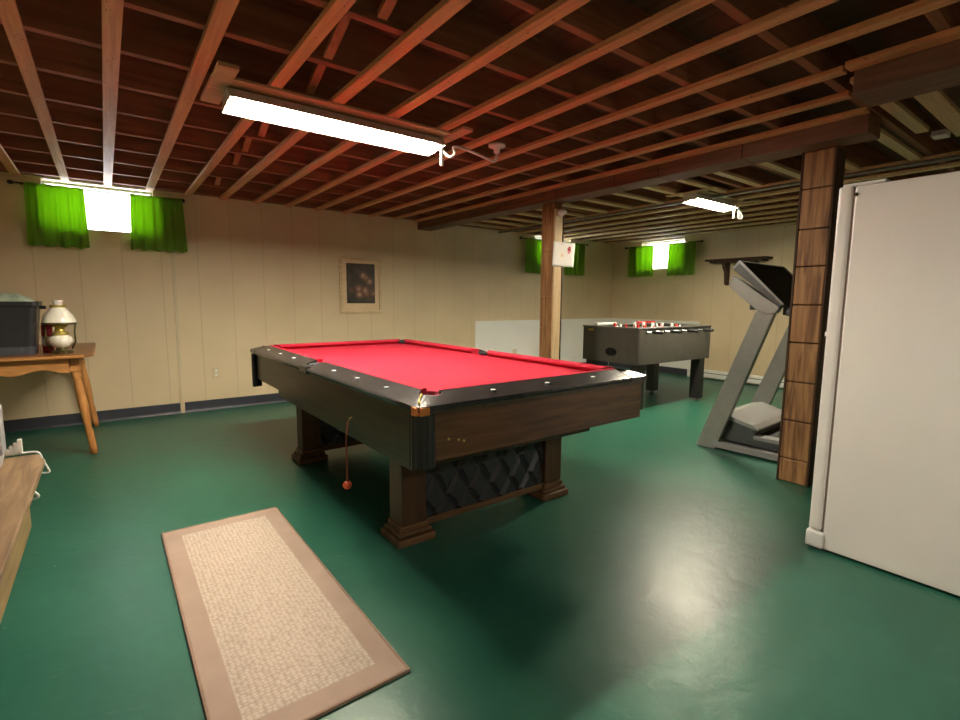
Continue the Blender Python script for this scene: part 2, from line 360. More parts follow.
def copy_tree(o, parent=None):
    c = o.copy(); C.objects.link(c); c.parent = parent
    for ch in kids(o): copy_tree(ch, c)
    return c
ORD = ['first', 'second', 'third', 'fourth', 'fifth', 'sixth', 'seventh', 'eighth', 'ninth', 'tenth', 'eleventh', 'twelfth', 'thirteenth', 'fourteenth', 'fifteenth', 'sixteenth', 'seventeenth', 'eighteenth']

# ------------------------------------------------------------------ room
XL, XR, YB, YF, ZS = -1.7, 7.28, 5.74, -3.4, 2.15     # walls and furring bottoms
ZJ, ZT = 2.174, 2.365                                   # joist bottoms, subfloor underside
T = .22
struct(MB().box(XL-T, XR+T, YF-T, YB+T, -.12, 0).build('floor', 'floor'))
struct(MB().box(XL-T, XR+T, YF-T, YB+T, ZT, ZT+.08).build('ceiling', 'subfloor'))
def wall_with_holes(name, u0, u1, z1, holes, axis, at, out):
    """wall sheet split around openings; axis 'y': runs along x at y=at .. at+out"""
    us = sorted({u0, u1, *[h[0] for h in holes], *[h[1] for h in holes]}); zs = sorted({0, z1, *[h[2] for h in holes], *[h[3] for h in holes]})
    mb = MB()
    for a, b in zip(us, us[1:]):
        for c, d in zip(zs, zs[1:]):
            um, zm = (a+b)/2, (c+d)/2
            if any(h[0] < um < h[1] and h[2] < zm < h[3] for h in holes): continue
            if axis == 'y': mb.box(a, b, min(at, at+out), max(at, at+out), c, d)
            else: mb.box(min(at, at+out), max(at, at+out), a, b, c, d)
    bmesh.ops.remove_doubles(mb.bm, verts=mb.bm.verts, dist=1e-5)
    seen = {}
    for f in list(mb.bm.faces):
        k = tuple(sorted(v.index for v in f.verts))
    mb.bm.verts.index_update()
    for f in list(mb.bm.faces):
        k = tuple(sorted(v.index for v in f.verts)); seen.setdefault(k, []).append(f)
    bmesh.ops.delete(mb.bm, geom=[f for g in seen.values() if len(g) > 1 for f in g], context='FACES_ONLY')
    return struct(mb.build(name, 'wall'))
W1 = (-.37, .43, 1.755, 2.16); W2 = (5.38, 6.18, 1.755, 2.16); W3 = (4.37, 5.15, 1.69, 2.14)
wall_with_holes('wall_back', XL-T, XR+T, ZT, [W1, W2], 'y', YB, T)
wall_with_holes('wall_right', YF, YB, ZT, [W3], 'x', XR, T)
wall_with_holes('wall_left', YF, YB, ZT, [], 'x', XL, -T)
wall_with_holes('wall_front', XL-T, XR+T, ZT, [], 'y', YF, -T)
# wooden rim where the walls meet the joists
struct(MB().box(XL, XR, YB-.03, YB, ZJ, ZT).build('trim_1', 'sill'))
struct(MB().box(XR-.03, XR, YF, YB-.03, ZJ, ZT).build('trim_2', 'sill'))
# white boards on the lower wall
struct(MB().box(4.24, XR-.012, YB-.012, YB, .0, .86, .003).build('trim_3', 'panelwhite'))
struct(MB().box(XR-.012, XR, 4.05, YB, .0, .86, .003).build('trim_4', 'panelwhite'))
# joint strip in the paneling and vinyl base
struct(MB().box(.545, .575, YB-.012, YB, 0, ZS, .003).build('trim_5', 'trim'))
mb = MB()
for a, b in ((XL, .54), (.58, 4.24)): mb.prism([(YB, 0), (YB-.022, 0), (YB-.012, .02), (YB-.008, .10), (YB, .105)], 'x', a, b)
mb.prism([(YB-.012, 0), (YB-.034, 0), (YB-.024, .02), (YB-.02, .10), (YB-.012, .105)], 'x', 4.24, XR-.05)
struct(mb.build('baseboard_back', 'vinyl'))
mb = MB(); mb.prism([(XR-.012, 0), (XR-.034, 0), (XR-.024, .02), (XR-.02, .10), (XR-.012, .105)], 'y', 4.2, YB-.012)
struct(mb.build('baseboard_right', 'vinyl'))

def window(n, w, axis, at):
    u0, u1, z0, z1 = w; mb = MB(); f = .018; d0, d1 = .12, .16
    def bx(m, a, b, c, d, e0, e1, bev=.004):
        if axis == 'y': m.box(a, b, at+e0, at+e1, c, d, bev)
        else: m.box(at+e0, at+e1, a, b, c, d, bev)
    root = bpy.data.objects.new('window_%d' % n, None); C.objects.link(root); struct(root)
    for a, b, c, d in ((u0, u1, z0, z0+f), (u0, u1, z1-f, z1), (u0, u0+f, z0+f, z1-f), (u1-f, u1, z0+f, z1-f)):
        bx(mb, a, b, c, d, d0, d1)
    mb.build('window_frame', 'plastic_white', root)
    mb = MB(); bx(mb, u0+f, u1-f, z0+f, z1-f, .138, .142, 0); mb.build('pane', 'glass', root)
    mb = MB(); bx(mb, u0, u1, z0-.002, z0+.006, .0, .12, 0); mb.build('window_sill', 'plastic_white', root)
    return root
window(1, W1, 'y', YB); window(2, W2, 'y', YB); window(3, W3, 'x', XR)

# ------------------------------------------------------------------ ceiling timber
sx = [-1.15, -.83, -.52, -.207, .088, .40, .715, 1.02, 1.335, 1.665, 1.985, 2.305, 2.64, 2.96]
for i, x in enumerate(sx):
    w = .060 if i % 3 else .056
    ys_ = -1.7 if x < 2.6 else (.875 if x < 2.9 else .95)
    mb = MB().box(-w/2, w/2, ys_, YB-.03, 0, ZJ-ZS, .003)
    o = mb.build('furring_strip', 'strip', None, (x, 0, ZS))
    tag(o, 'pine ceiling strip over the pool table, %s leftwards from the beam edge strip' % ORD[len(sx)-1-i], 'ceiling strip', 'long ceiling strips left of the main beam')
nj = 0
for k in range(8, -9, -1):
    y = 2.695 + .4255*k - .02
    if y > YB-.06 or y < -.7: continue
    mb = MB().box(XL, XR-.03, -.019, .019, 0, ZT-ZJ, .002)
    o = mb.build('floor_joist', 'joist', None, (0, y, ZJ))
    nj += 1
    tag(o, 'dark reddish floor joist lying across above the strips, %s counted from the back wall' % ORD[nj-1], 'joist', 'floor joists overhead')
# bridging pieces between the joists
for i, (x, k) in enumerate([(.89, -2), (.84, -1), (.90, 0), (.87, 2), (.86, 3), (.88, 4), (.89, 6)]):
    o = MB().bar((0, -.386, .165), (0, -.004, .022), .038, .022).build('joist_brace', 'brace', None, (x, 2.695 + .4255*k - .039, ZJ))
    tag(o, 'short slanted brace between dark joists left of the ceiling light, %s from the camera' % ORD[i], 'brace', 'short braces between the joists')
# strips across, right of the beam
xs_y = [1.045, 1.395, 1.737, 2.08, 2.395, 2.72, 3.05, 3.41, 3.75, 4.09, 4.43, 4.77, 5.11, 5.45]
for i, y in enumerate(xs_y):
    mb = MB().box(3.50, 4.60, -.031, .031, 0, ZJ-ZS, .003)
    o = mb.build('cross_strip', 'stripx', None, (0, y, ZS))
    tag(o, 'short pale strip running across, right of the main beam, %s from the camera' % ORD[i], 'ceiling strip', 'short cross strips right of the main beam')
for i, (y, x1, w) in enumerate([(.87, 3.9, .06), (.72, 4.15, .09)]):
    mb = MB().box(2.78, x1, -w/2, w/2, 0, ZJ-ZS, .003)
    o = mb.build('cross_strip', 'stripx', None, (0, y, ZS))
    tag(o, ['pale short strip coming from under the grey brown boxed beam, the narrower one', 'wide pale short strip coming from under the boxed beam at the upper right'][i], 'ceiling strip')
for i in range(8):
    x = 4.66 + .345*i
    mb = MB().box(-.03, .03, -.6, YB-.03, 0, ZJ-ZS, .003)
    o = mb.build('furring_strip', 'stripx', None, (x, 0, ZS-.001))
    tag(o, 'pale ceiling strip over the far games corner, %s from the beam side' % ORD[i], 'ceiling strip', 'long ceiling strips over the far corner')
# main beam: boarded box along y, its boards as segments with joints
def boarded(name, x0, x1, ys, z0, z1, mat):
    mb = MB()
    for a, b in zip(ys, ys[1:]): mb.box(x0, x1, a+.0025, b-.0025, z0, z1, .006)
    mb.box(x0+.012, x1-.012, ys[0]+.01, ys[-1]-.01, z0+.012, z1-.002)
    return mb.build(name, mat)
o = boarded('support_beam', 3.30, 3.50, [.96, 1.62, 2.22, 2.62, 3.25, 3.95, 4.6, 5.2, YB], 2.06, ZJ, 'beam')
tag(o, 'long boarded brown beam resting on the two wooden posts and running to the back wall', 'beam')
o = MB().box(3.235, 3.295, .96, YB-.03, ZS, ZJ, .003).build('furring_strip', 'strip')
tag(o, 'orange strip fixed along the left edge of the main beam', 'ceiling strip')
o = boarded('support_beam', 2.66, 2.90, [-1.2, -.4, .46, .85], 2.055, ZJ-.005, 'beam')
tag(o, 'short boxed beam end at the upper right, nearer than the main beam', 'beam')
o = MB().box(2.585, 2.655, -1.2, .86, ZS, ZJ, .003).build('furring_strip', 'strip')
tag(o, 'orange strip along the left edge of the short boxed beam', 'ceiling strip')
# pipes run above the cross strips
o = MB().tube([(4.63, -.5, 2.133), (4.63, 2.2, 2.133), (4.63, YB-.04, 2.133)], .014).build('conduit', 'pipe')
tag(o, 'thin grey pipe under the ceiling strips to the right of the main beam', 'pipe')

# posts
def log_post(name, x0, x1, y0, y1, z1, zs, label):
    root = thing(name, label, 'post', ((x0+x1)/2, (y0+y1)/2, 0))
    hx, hy = (x1-x0)/2, (y1-y0)/2
    mb = MB()
    for a, b in zip(zs, zs[1:]): mb.box(-hx, -hx+.03, -hy+.012, hy-.012, a+.003, b-.003, .006)
    mb.build('cladding', 'post', root)
    MB().box(-hx+.02, hx, -hy+.004, hy-.004, 0, z1).build('shaded_core', 'postdark', root)  # dark colour stands for shade on the side facing the camera
    mb = MB(); mb.box(-hx-.004, -hx+.02, hy-.012, hy, 0, z1, .002); mb.box(-hx-.004, -hx+.02, -hy, -hy+.010, 0, z1, .002); mb.build('edge_strip', 'postdark', root)
    return root
zs = [0, .155, .405, .655, .905, 1.14, 1.375, 1.60, 1.84, 2.06]
log_post('wooden_post', 3.455, 3.60, 1.145, 1.33, 2.06, zs, 'thick brown wooden post standing beside the white refrigerator and treadmill')
root = thing('wooden_post', 'slimmer wooden post with a paper pinned on it, behind the pool table', 'post', (3.43, 3.42, 0))
mb = MB()
for a, b in zip([0, .3, .62, .90, 1.20, 1.62, 2.06], [.3, .62, .90, 1.20, 1.62, 2.06]): mb.box(-.06, .055, -.07, .085, a+.001, b-.001, .004)
mb.build('post_body', 'post', root)
MB().box(-.056, .040, -.09, -.071, 0, 2.0, .003).build('lamplit_face', 'post_lit', root)  # paler colour imitates the far lamp shining on this face
MB().tube([(.052, -.085, 0.02), (.053, -.085, 1.0), (.052, -.085, 1.99)], .007).build('cable', 'postdark', root)
mb = MB().lathe([(0, 0), (.030, 0), (.034, .02), (.026, .045), (.018, .07), (0, .072)], (0, 0, 0)); mb.xf(Matrix.Rotation(pi/2, 4, 'X'))
o = mb.build('lamp_socket', 'plastic_white', None, (3.43, 3.33, 1.965)); tag(o, 'small white porcelain socket near the top of the far post', 'socket')

# ------------------------------------------------------------------ pool table
px0, px1, py0, py1 = .863, 2.258, 1.51, 4.10
zo, zi = .772, .802        # outer and inner heights of the sloping rail cap
pt_ = thing('pool_table', 'large walnut pool table with red cloth in the middle of the room', 'pool table', ((px0+px1)/2, (py0+py1)/2, 0))
ox, oy = (px0+px1)/2, (py0+py1)/2
hw, hl = (px1-px0)/2, (py1-py0)/2
capw, cush = .105, .05
pr = .062                  # pocket radius
# bed cloth
MB().box(-hw+.10, hw-.10, -hl+.10, hl-.10, .745, .765).build('cloth', 'red', pt_)
MB().box(-hw+.09, hw-.09, -hl+.09, hl-.09, .60, .744).build('slate_bed', 'black', pt_)
# rails: cap (black, sloping outward) with cushion; six pieces between the pockets
def rail(a, b, side):
    """side: unit outward normal; a,b: start/end along the rail"""
    nx, ny = side
    def P(t, off, z):       # off: distance inward from the outer edge
        if nx: return (nx*(hw-off), t, z)
        return (t, ny*(hl-off), z)
    n0 = min(a, b); n1 = max(a, b)
    mb = MB()
    sec = [(.004, zo-.022), (0, zo-.010), (.004, zo-.003), (.012, zo), (capw, zi), (capw, zo-.034)]
    v = [P(n0, o_, z_) for o_, z_ in sec] + [P(n1, o_, z_) for o_, z_ in sec]; k = len(sec)
    mb._add(v, [tuple(range(k)), tuple(range(k, 2*k))[::-1]] + [(i, (i+1)%k, (i+1)%k+k, i+k) for i in range(k)])
    mb.build('rail_cap', 'railblack', pt_)
    mb = MB(); m0, m1 = n0 + .0, n1 - .0; e = .04
    sec = [(capw, .766, 0), (capw, zi+.001, 0), (capw+.02, zi+.003, .3), (capw+cush, zi-.006, 1), (capw+cush, zi-.016, 1), (capw+.03, .766, .7)]
    v = [P(m0+e*s_, o_, z_) for o_, z_, s_ in sec] + [P(m1-e*s_, o_, z_) for o_, z_, s_ in sec]; k = len(sec)
    mb._add(v, [tuple(range(k)), tuple(range(k, 2*k))[::-1]] + [(i, (i+1)%k, (i+1)%k+k, i+k) for i in range(k)])
    mb.build('cushion', 'red', pt_)
cor = .155
rail(-hw+cor, hw-cor, (0, -1)); rail(-hw+cor, hw-cor, (0, 1))
for sgn in (-1, 1):
    rail(-hl+cor, -.06, (sgn, 0)); rail(.06, hl-cor, (sgn, 0))
# corner castings of the rail with the pocket cut in
def corner(sx_, sy_, name='corner_rail'):
    c = Vector((sx_*(hw-capw-.02), sy_*(hl-capw-.02))); mb = MB(); n = 14
    # outer polyline (square corner rounded) and inner arc round the pocket
    r = .035
    outer = [(hw, hl-cor)] + [(hw-r+r*cos(t), hl-r+r*sin(t)) for t in [i*pi/2/6 for i in range(7)]] + [(hw-cor, hl)]
    inner = []
    m = len(outer)
    a0, a1 = -radians(62), pi/2+radians(62)
    for i in range(m):
        t = a0 + (a1-a0)*i/(m-1)
        inner.append((hw-capw-.02+pr*cos(t)*.9, hl-capw-.02+pr*sin(t)*.9))
    inner[0] = (hw-capw, hl-cor); inner[-1] = (hw-cor, hl-capw)
    vs = []
    for (x, y), (u, v) in zip(outer, inner):
        di = min(hw-u, hl-v); zz = zo + (zi-zo)*min(1, max(0, di/capw))
        vs += [(x*sx_, y*sy_, zo-.024), (x*sx_, y*sy_, zo-.002), (u*sx_, v*sy_, zz), (u*sx_, v*sy_, zo-.034)]
    fs = []
    for i in range(m-1):
        for k in range(4): fs.append((i*4+k, i*4+(k+1)%4, (i+1)*4+(k+1)%4, (i+1)*4+k))
    fs += [(0, 1, 2, 3), tuple((m-1)*4+k for k in range(4))]
    mb._add(vs, fs); mb.build(name, 'railblack', pt_)
for a in (-1, 1):
    for b in (-1, 1): corner(a, b)
def pocket(x, y, r=pr):
    mb = MB().lathe([(r, .775), (r+.002, .782), (r-.004, .786), (r-.010, .780), (r-.014, .70), (r-.02, .64), (0, .63)], (x, y, 0), 24)
    return mb.build('pocket', 'rubber', pt_)
for a in (-1, 1):
    for b in (-1, 1): pocket(a*(hw-capw-.02), b*(hl-capw-.02))
    pocket(a*(hw-capw+.012), 0, .052)
    # small filler of cap beside the side pocket
    MB().box(min(a*hw, a*(hw-.055)), max(a*hw, a*(hw-.055)), -.062, .062, zo-.034, zo+.008, .004).build('pocket_plate', 'railblack', pt_)
# rim shields: red lining seen in the near left pocket
MB().lathe([(.048, .72), (.050, .788), (.046, .792), (.044, .72)], (-(hw-capw-.02), -(hl-capw-.02), 0), 22).build('pocket_lining', 'darkred', pt_)
# sights
def sight(x, y, z):
    tilt = MB().lathe([(.011, 0), (.011, .0018), (.008, .0026), (0, .0028)], (x, y, z), 14)
    tilt.build('sight', 'pearl', pt_)
zsight = zo + (zi-zo)*.5
for sg in (-1, 1):
    for y in (.34, .64, .94): sight(sg*(hw-.055), y, zsight+.001); sight(sg*(hw-.055), -y, zsight+.001)
    for x in (-.31, 0, .31): sight(x, sg*(hl-.055), zsight+.001)
# aprons
ai = .03; zb = .545
MB().box(-hw+ai+.06, hw-ai, -hl+ai, -hl+ai+.025, zb, zo-.034, .003).build('end_apron', 'walnut', pt_)
MB().box(-hw+ai+.06, hw-ai-.05, hl-ai-.025, hl-ai, zb+.02, zo-.034, .003).build('end_apron', 'walnut', pt_)
MB().box(-hw+ai, -hw+ai+.025, -hl+ai+.06, hl-ai-.06, zb, zo-.034, .003).build('side_apron', 'walnut_y', pt_)
MB().box(hw-ai-.025, hw-ai, -hl+ai+.03, hl-ai-.06, zb, zo-.034, .003).build('side_apron', 'walnut_y', pt_)
mb = MB()     # moulding under the rails
mb.box(-hw+ai-.012, hw-ai+.012, -hl+ai-.012, -hl+ai+.01, zo-.042, zo-.022, .004); mb.box(-hw+ai-.012, -hw+ai+.01, -hl+ai, hl-ai, zo-.042, zo-.022, .004)
mb.box(hw-ai-.01, hw-ai+.012, -hl+ai, hl-ai, zo-.042, zo-.022, .004); mb.box(-hw+ai-.012, hw-ai+.012, hl-ai-.01, hl-ai+.012, zo-.042, zo-.022, .004)
mb.build('rail_moulding', 'walnut_y', pt_)
# corner columns of the apron: ribbed black covers
def corner_cover(sx_, sy_, drop=0.0):
    cx, cy = sx_*(hw-.056), sy_*(hl-.056); r = .054; mb = MB(); pts = []
    for i in range(13):
        t = -pi/4 + (pi)*i/12 - pi/8 + .0
        rr = r*(1.0 if i % 2 else .93); t = -pi/6 + (pi/2+pi/3)*i/12
        pts.append((cx + sx_*rr*cos(t), cy + sy_*rr*sin(t)))
    pts.append((cx - sx_*.01, cy - sy_*.01))
    mb.prism(pts, 'z', zb-.012-drop, zo-.036)
    return mb.build('corner_cover', 'black', pt_)
corner_cover(-1, -1); corner_cover(-1, 1, .05); corner_cover(1, 1)
mb = MB(); c_ = (-hw+ai+.012, -hl+ai+.012)     # the exposed copper bracket where the metal rail corner is missing
for dx, dy in ((0, 0), (.026, -.022)):
    pass
mb.box(-hw-.003, -hw+.028, -hl+.012, -hl+.045, zo-.036, zo-.004, .004)
mb.box(-hw+.012, -hw+.050, -hl-.003, -hl+.024, zo-.036, zo-.004, .004)
mb.build('corner_bracket', 'copper', pt_)
mb = MB().tube([(-hw+.018, -hl+.018, zo+.004), (-hw+.035, -hl+.05, zo+.012), (-hw+.07, -hl+.09, zi-.002)], .0035, 6); mb.build('corner_seam', 'brass', pt_)
# small brass screw heads low on the end apron
mb = MB()
for x, z in ((-.545, .625), (-.50, .615), (-.475, .607)):
    mb = MB()
    mb.lathe([(.006, 0), (.006, .002), (0, .004)], (0, 0, 0), 10, mat=Matrix.Translation((x, -hl+ai, z)) @ Matrix.Rotation(pi/2, 4, 'X'))
    mb.build('screw_head', 'brass', pt_)
# under frame and two pedestals
MB().box(-hw+.13, hw-.13, -hl+.28, hl-.28, .43, .60, .004).build('under_frame', 'walnut_y', pt_)
def pedestal(yc):
    ped = bpy.data.objects.new('pedestal', None); C.objects.link(ped); ped.parent = pt_; ped.location = (.02, yc-oy, 0)
    for s_ in (-1, 1):
        xc = s_*.467
        m = MB()
        m.box(xc-.066, xc+.066, -.062, .062, .09, .44, .006)
        m.build('leg', 'walnut_z', ped)
        m = MB(); m.box(xc-.103, xc+.103, -.095, .095, 0.0, .038, .008); m.box(xc-.090, xc+.090, -.080, .080, .038, .062, .010); m.box(xc-.074, xc+.074, -.070, .070, .062, .09, .006)
        m.build('foot', 'foot', ped)
    MB().box(-.402, .402, -.045, .045, .055, .09, .004).build('bottom_rail', 'foot', ped)
    m = MB(); m.box(-.402, .402, -.02, .03, .09, .44)
    # quilted diamonds standing out of the panel, front and back
    for sd, yb in ((-1, -.02), (1, .03)):
        dw, dh = .140, .235
        for r_ in range(-1, 5):
            for c__ in range(-1, 8):
                cx = -.402 + dw*c__ + (dw/2 if r_ % 2 else 0); cz = .06 + dh/2*r_
                P4 = [(cx-dw/2, cz), (cx, cz-dh/2), (cx+dw/2, cz), (cx, cz+dh/2)]
                P4 = [(min(.402, max(-.402, x)), min(.44, max(.09, z))) for x, z in P4]
                if len(set(P4)) < 3: continue
                mid = (min(.402, max(-.402, cx)), min(.44, max(.09, cz)))
                pts = [(x+(mid[0]-x)*.02, yb, z+(mid[1]-z)*.02) for x, z in P4]
                pin = [(x+(mid[0]-x)*.34, yb+sd*.018, z+(mid[1]-z)*.34) for x, z in P4]
                m._add(pts + pin, [(4, 5, 6, 7)] + [(i, (i+1)%4, (i+1)%4+4, i+4) for i in range(4)])
    m.build('diamond_panel', 'lattice', ped)
pedestal(2.05); pedestal(3.52)
mb = MB(); mb.tube([(-hw+ai+.002, 2.18-oy, .60), (-hw+ai-.012, 2.18-oy, .60), (-hw+ai-.014, 2.18-oy, .588)], .003, 8); mb.build('hook', 'brass', pt_)
# hanging cord with the ball
cd_ = thing('hanging_cord', 'dull red cord with an orange ball hanging beside the pool table', 'cord', (.862, 2.18, .278))
MB().tube([(0, 0, .016), (.001, .001, .12), (0, 0, .22), (.010, 0, .312)], .0035, 8).build('string', 'cord', cd_)
MB().lathe([(0, -.02), (.012, -.017), (.02, -.006), (.021, .003), (.016, .013), (.007, .019), (0, .02)], (0, 0, 0), 20).build('ball', 'ball', cd_)

# ------------------------------------------------------------------ rug
rx0, rx1, ry0, ry1 = .146, .684, 1.255, 2.77
MAT['rug'] = rug_mat((rx1-rx0)/2-.078, (ry1-ry0)/2-.085); MAT['binding'] = plain('rug_binding', (.26, .17, .12), .95, 0, .1, 60)
rg = thing('rug', 'beige woven runner rug lying on the green floor in front of the pool table', 'rug', ((rx0+rx1)/2, (ry0+ry1)/2, 0), radians(.1))
w_, l_ = (rx1-rx0)/2, (ry1-ry0)/2
MB().box(-w_+.006, w_-.006, -l_+.006, l_-.006, .0, .010, .002).build('woven_field', 'rug', rg)
mb = MB()
for a, b, c, d in ((-w_, w_, -l_, -l_+.010), (-w_, w_, l_-.010, l_), (-w_, -w_+.010, -l_+.01, l_-.01), (w_-.010, w_, -l_+.01, l_-.01)): mb.box(a, b, c, d, 0, .0115, .003)
mb.build('binding', 'binding', rg)

# ------------------------------------------------------------------ refrigerator
fr = thing('refrigerator', 'tall white refrigerator seen from its plain side at the right edge', 'refrigerator', (2.60, .79, 0))
MB().box(0, .70, -.72, -.006, .012, 1.650, .008).build('body', 'white', fr)
MB().box(-.004, .70, .004, .055, .095, 1.655, .012).build('door', 'white', fr)
MB().box(.012, .688, -.006, .004, .10, 1.64).build('door_gasket', 'gasket', fr)
MB().box(.0, .12, -.11, .04, 1.651, 1.664, .004).build('hinge_cover', 'plastic_white', fr)
MB().box(-.012, .05, -.012, .062, .012, .088, .010).build('hinge_foot', 'plastic_white', fr)
mb = MB(); mb.box(.012, .69, -.70, -.62, 0, .012); mb.box(.012, .69, -.10, -.02, 0, .012); mb.build('base', 'black', fr)
MB().lathe([(.008, 0), (.008, .003), (0, .005)], (0, 0, 0), 10, mat=Matrix.Translation((-.002, -.012, 1.615)) @ Matrix.Rotation(-pi/2, 4, 'Y')).build('screw', 'darkbrass', fr)
MB().box(.05, .62, .055, .075, 1.0, 1.02).build('handle', 'plastic_white', fr)

# ------------------------------------------------------------------ light fixtures
def fixture(x0, x1, y, z, tubemat, label, boards=True, wid=.13):
    L = x1-x0; root = thing('ceiling_light', label, 'ceiling light', ((x0+x1)/2, y, z))
    h = L/2; mb = MB()
    # hood: folded sheet with outward lips, open at the bottom
    sec = [(-wid*.66, LIP*.50), (-.055, .022), (-.03, .032), (.03, .032), (.07, .018), (wid*.85, LIP*.9)]
    th = .003
    o_ = [(a, b+th) for a, b in sec]; poly = sec + o_[::-1]
    mb.prism(poly, 'x', -h, h)
    for s_ in (-1, 1): mb.prism([(-wid*.66, LIP*.50), (-.055, .022), (-.03, .034), (.03, .034), (.07, .020), (wid*.85, LIP*.9)], 'x', s_*h-.0015, s_*h+.0015)
    mb.build('hood', 'hood', root)
    MB().box(-h+.02, h-.02, -.028, .028, .008, .030, .004).build('ballast_cover', 'hood', root)
    for s_ in (-1, 1):
        MB().tube([(-h+.03, s_*.032, -.012), (0, s_*.032, -.012), (h-.03, s_*.032, -.012)], .016, 14).build('tube', tubemat, root)
    for s_ in (-1, 1):
        for t in (-1, 1): MB().box(t*(h-.017)-.010, t*(h-.017)+.010, s_*.032-.014, s_*.032+.014, -.030, .016, .003).build('tube_socket', 'plastic_white', root)
    if boards: 
        mb = MB(); mb.box(-h-.05, h+.06, -.13, .11, .036, ZS-z, .003); mb.box(-h-.075, -h+.01, -.26, .22, .030, ZS-z-.001, .003); mb.box(h+.01, h+.08, -.26, .1, .030, ZS-z-.001, .003)
        mb.build('mounting_board', 'ply', root)
    return root
L1 = fixture(.52, 1.70, 2.70, 2.10, 'tube', 'lit fluorescent ceiling light above the pool table, the large near one')
L2 = fixture(4.36, 5.12, 2.58, 2.113, 'tube2', 'small far fluorescent ceiling light above the treadmill and foosball table', True, .10)
fixture(.3, 1.5, -1.5, 2.10, 'fill_tube', 'unseen fill light added behind the camera over the open floor')  # added out of view to brighten the table end and refrigerator
# pull switch and cords at the ends
def pull(par, x, y, ln):
    MB().tube([(x, y, -.02), (x, y, -.045), (x, y, -.045-ln)], [.006, .009, .011], 8).build('pull_switch', 'plastic_white', par)
pull(L1, .56, -.09, .10); pull(L2, .33, -.05, .08)
pts = [(.59, -.02, -.02), (.62, -.03, -.05), (.65, -.05, -.075), (.67, -.07, -.05), (.65, -.07, -.02), (.66, -.08, -.01), (.74, -.10, .0), (.80, -.11, -.03), (.84, -.12, -.045), (.80, -.12, -.03)]
def spline(p, n=6):
    p = [Vector(q) for q in p]; out = []
    for i in range(len(p)-1):
        a, b, c, d = p[max(i-1,0)], p[i], p[i+1], p[min(i+2, len(p)-1)]
        for k in range(n):
            t = k/n; out.append(.5*((2*b) + (c-a)*t + (2*a-5*b+4*c-d)*t*t + (3*b-a-3*c+d)*t**3))
    return out + [p[-1]]
MB().tube(spline([(.59, -.02, -.01), (.62, -.03, -.045), (.65, -.05, -.07), (.675, -.06, -.045), (.655, -.07, -.02), (.68, -.08, -.012), (.74, -.09, -.02), (.82, -.10, -.035), (.93, -.10, -.055), (.965, -.10, -.05), (.975, -.10, -.01)]), .008, 8).build('power_cord', 'plastic_white', L1)
MB().tube(spline([(.37, -.02, -.01), (.44, -.02, -.005), (.50, -.02, -.02), (.54, -.03, -.08), (.50, -.04, -.115), (.45, -.04, -.10), (.44, -.04, -.03), (.43, -.03, .0)]), .008, 8).build('power_cord', 'plastic_white', L2)
lh = thing('lampholder', 'white porcelain ceiling outlet right of the near light with its cord plugged in', 'socket', (2.085, 2.60, ZS))
MB().lathe([(0, 0), (.055, 0), (.055, -.012), (.022, -.02), (.02, -.05), (0, -.052)], (0, 0, 0), 20).build('holder_body', 'plastic_white', lh)
jb = MB().box(-.05, .05, -.035, .035, -.03, 0, .004).build('junction_box', 'grey_metal', None, (3.96, .80, ZS-.0)); tag(jb, 'small pale metal box under the ceiling at the upper right', 'junction box')

# ------------------------------------------------------------------ curtains and rods
def curtain(axis, u0, u1, at, z0, z1, label, folds, flare=.02, seed=0):
    rnd = random.Random(seed); nu, nz = 64, 14; mb = MB(); vs = []; uc = (u0+u1)/2; ph = rnd.uniform(0, 6)
    for j in range(nz+1):
        t = j/nz; z = z1 + (z0-z1)*t
        for i in range(nu+1):
            s_ = i/nu; u = u0 + (u1-u0)*s_ + (s_-.5)*flare*2*t
            dep = .017*(.5+.6*t)*sin(2*pi*folds*s_+ph) + .006*sin(2*pi*folds*2.3*s_+1.7*ph+t) 
            zz = z + (.008*sin(2*pi*folds*s_+ph+.8)*t)
            vs.append((u-uc, dep, zz-z1) if axis == 'y' else (dep, u-uc, zz-z1))
    fs = [(j*(nu+1)+i, j*(nu+1)+i+1, (j+1)*(nu+1)+i+1, (j+1)*(nu+1)+i) for j in range(nz) for i in range(nu)]
    mb._add(vs, fs, 0, True)
    at -= .034
    loc = (uc, at, z1) if axis == 'y' else (at, uc, z1)
    o = mb.build('curtain', 'curtain', None, loc); o.modifiers.new('thickness', 'SOLIDIFY').thickness = .0015
    return tag(o, label, 'curtain')
def rod(axis, u0, u1, at, z, label):
    r = thing('curtain_rod', label, 'curtain rod', (at, 0, z) if axis == 'x' else (0, at, z))
    def P(u, d=0, dz=0): return (u, d, dz) if axis == 'y' else (d, u, dz)
    MB().tube([P(u0), P((u0+u1)/2), P(u1)], .007, 10).build('rod', 'rubber', r)
    for u, s_ in ((u0, -1), (u1, 1)):
        MB().tube([P(u-s_*.002), P(u+s_*.01), P(u+s_*.025), P(u+s_*.038), P(u+s_*.045)], [.008, .016, .019, .014, .003], 12).build('finial', 'rubber', r)
        MB().bar(P(u-s_*.04, .0), P(u-s_*.04, .055), .012, .012).build('bracket', 'rubber', r)
yc = YB-.055; xc = XR-.055
rod('y', -.535, .64, yc, 2.092, 'black curtain rod over the left window near the wooden side table')
curtain('y', -.475, -.085, yc, 1.585, 2.100, 'green curtain left of the bare glass in the left window', 4, .01, 3)
curtain('y', .245, .66, yc, 1.60, 2.100, 'green curtain right of the bare glass in the left window', 4.5, .02, 5)
rod('y', 5.06, 6.50, yc, 2.092, 'black curtain rod over the window behind the far post')
curtain('y', 5.13, 5.58, yc, 1.585, 2.100, 'green curtain just left of the far wooden post', 4, .01, 8)
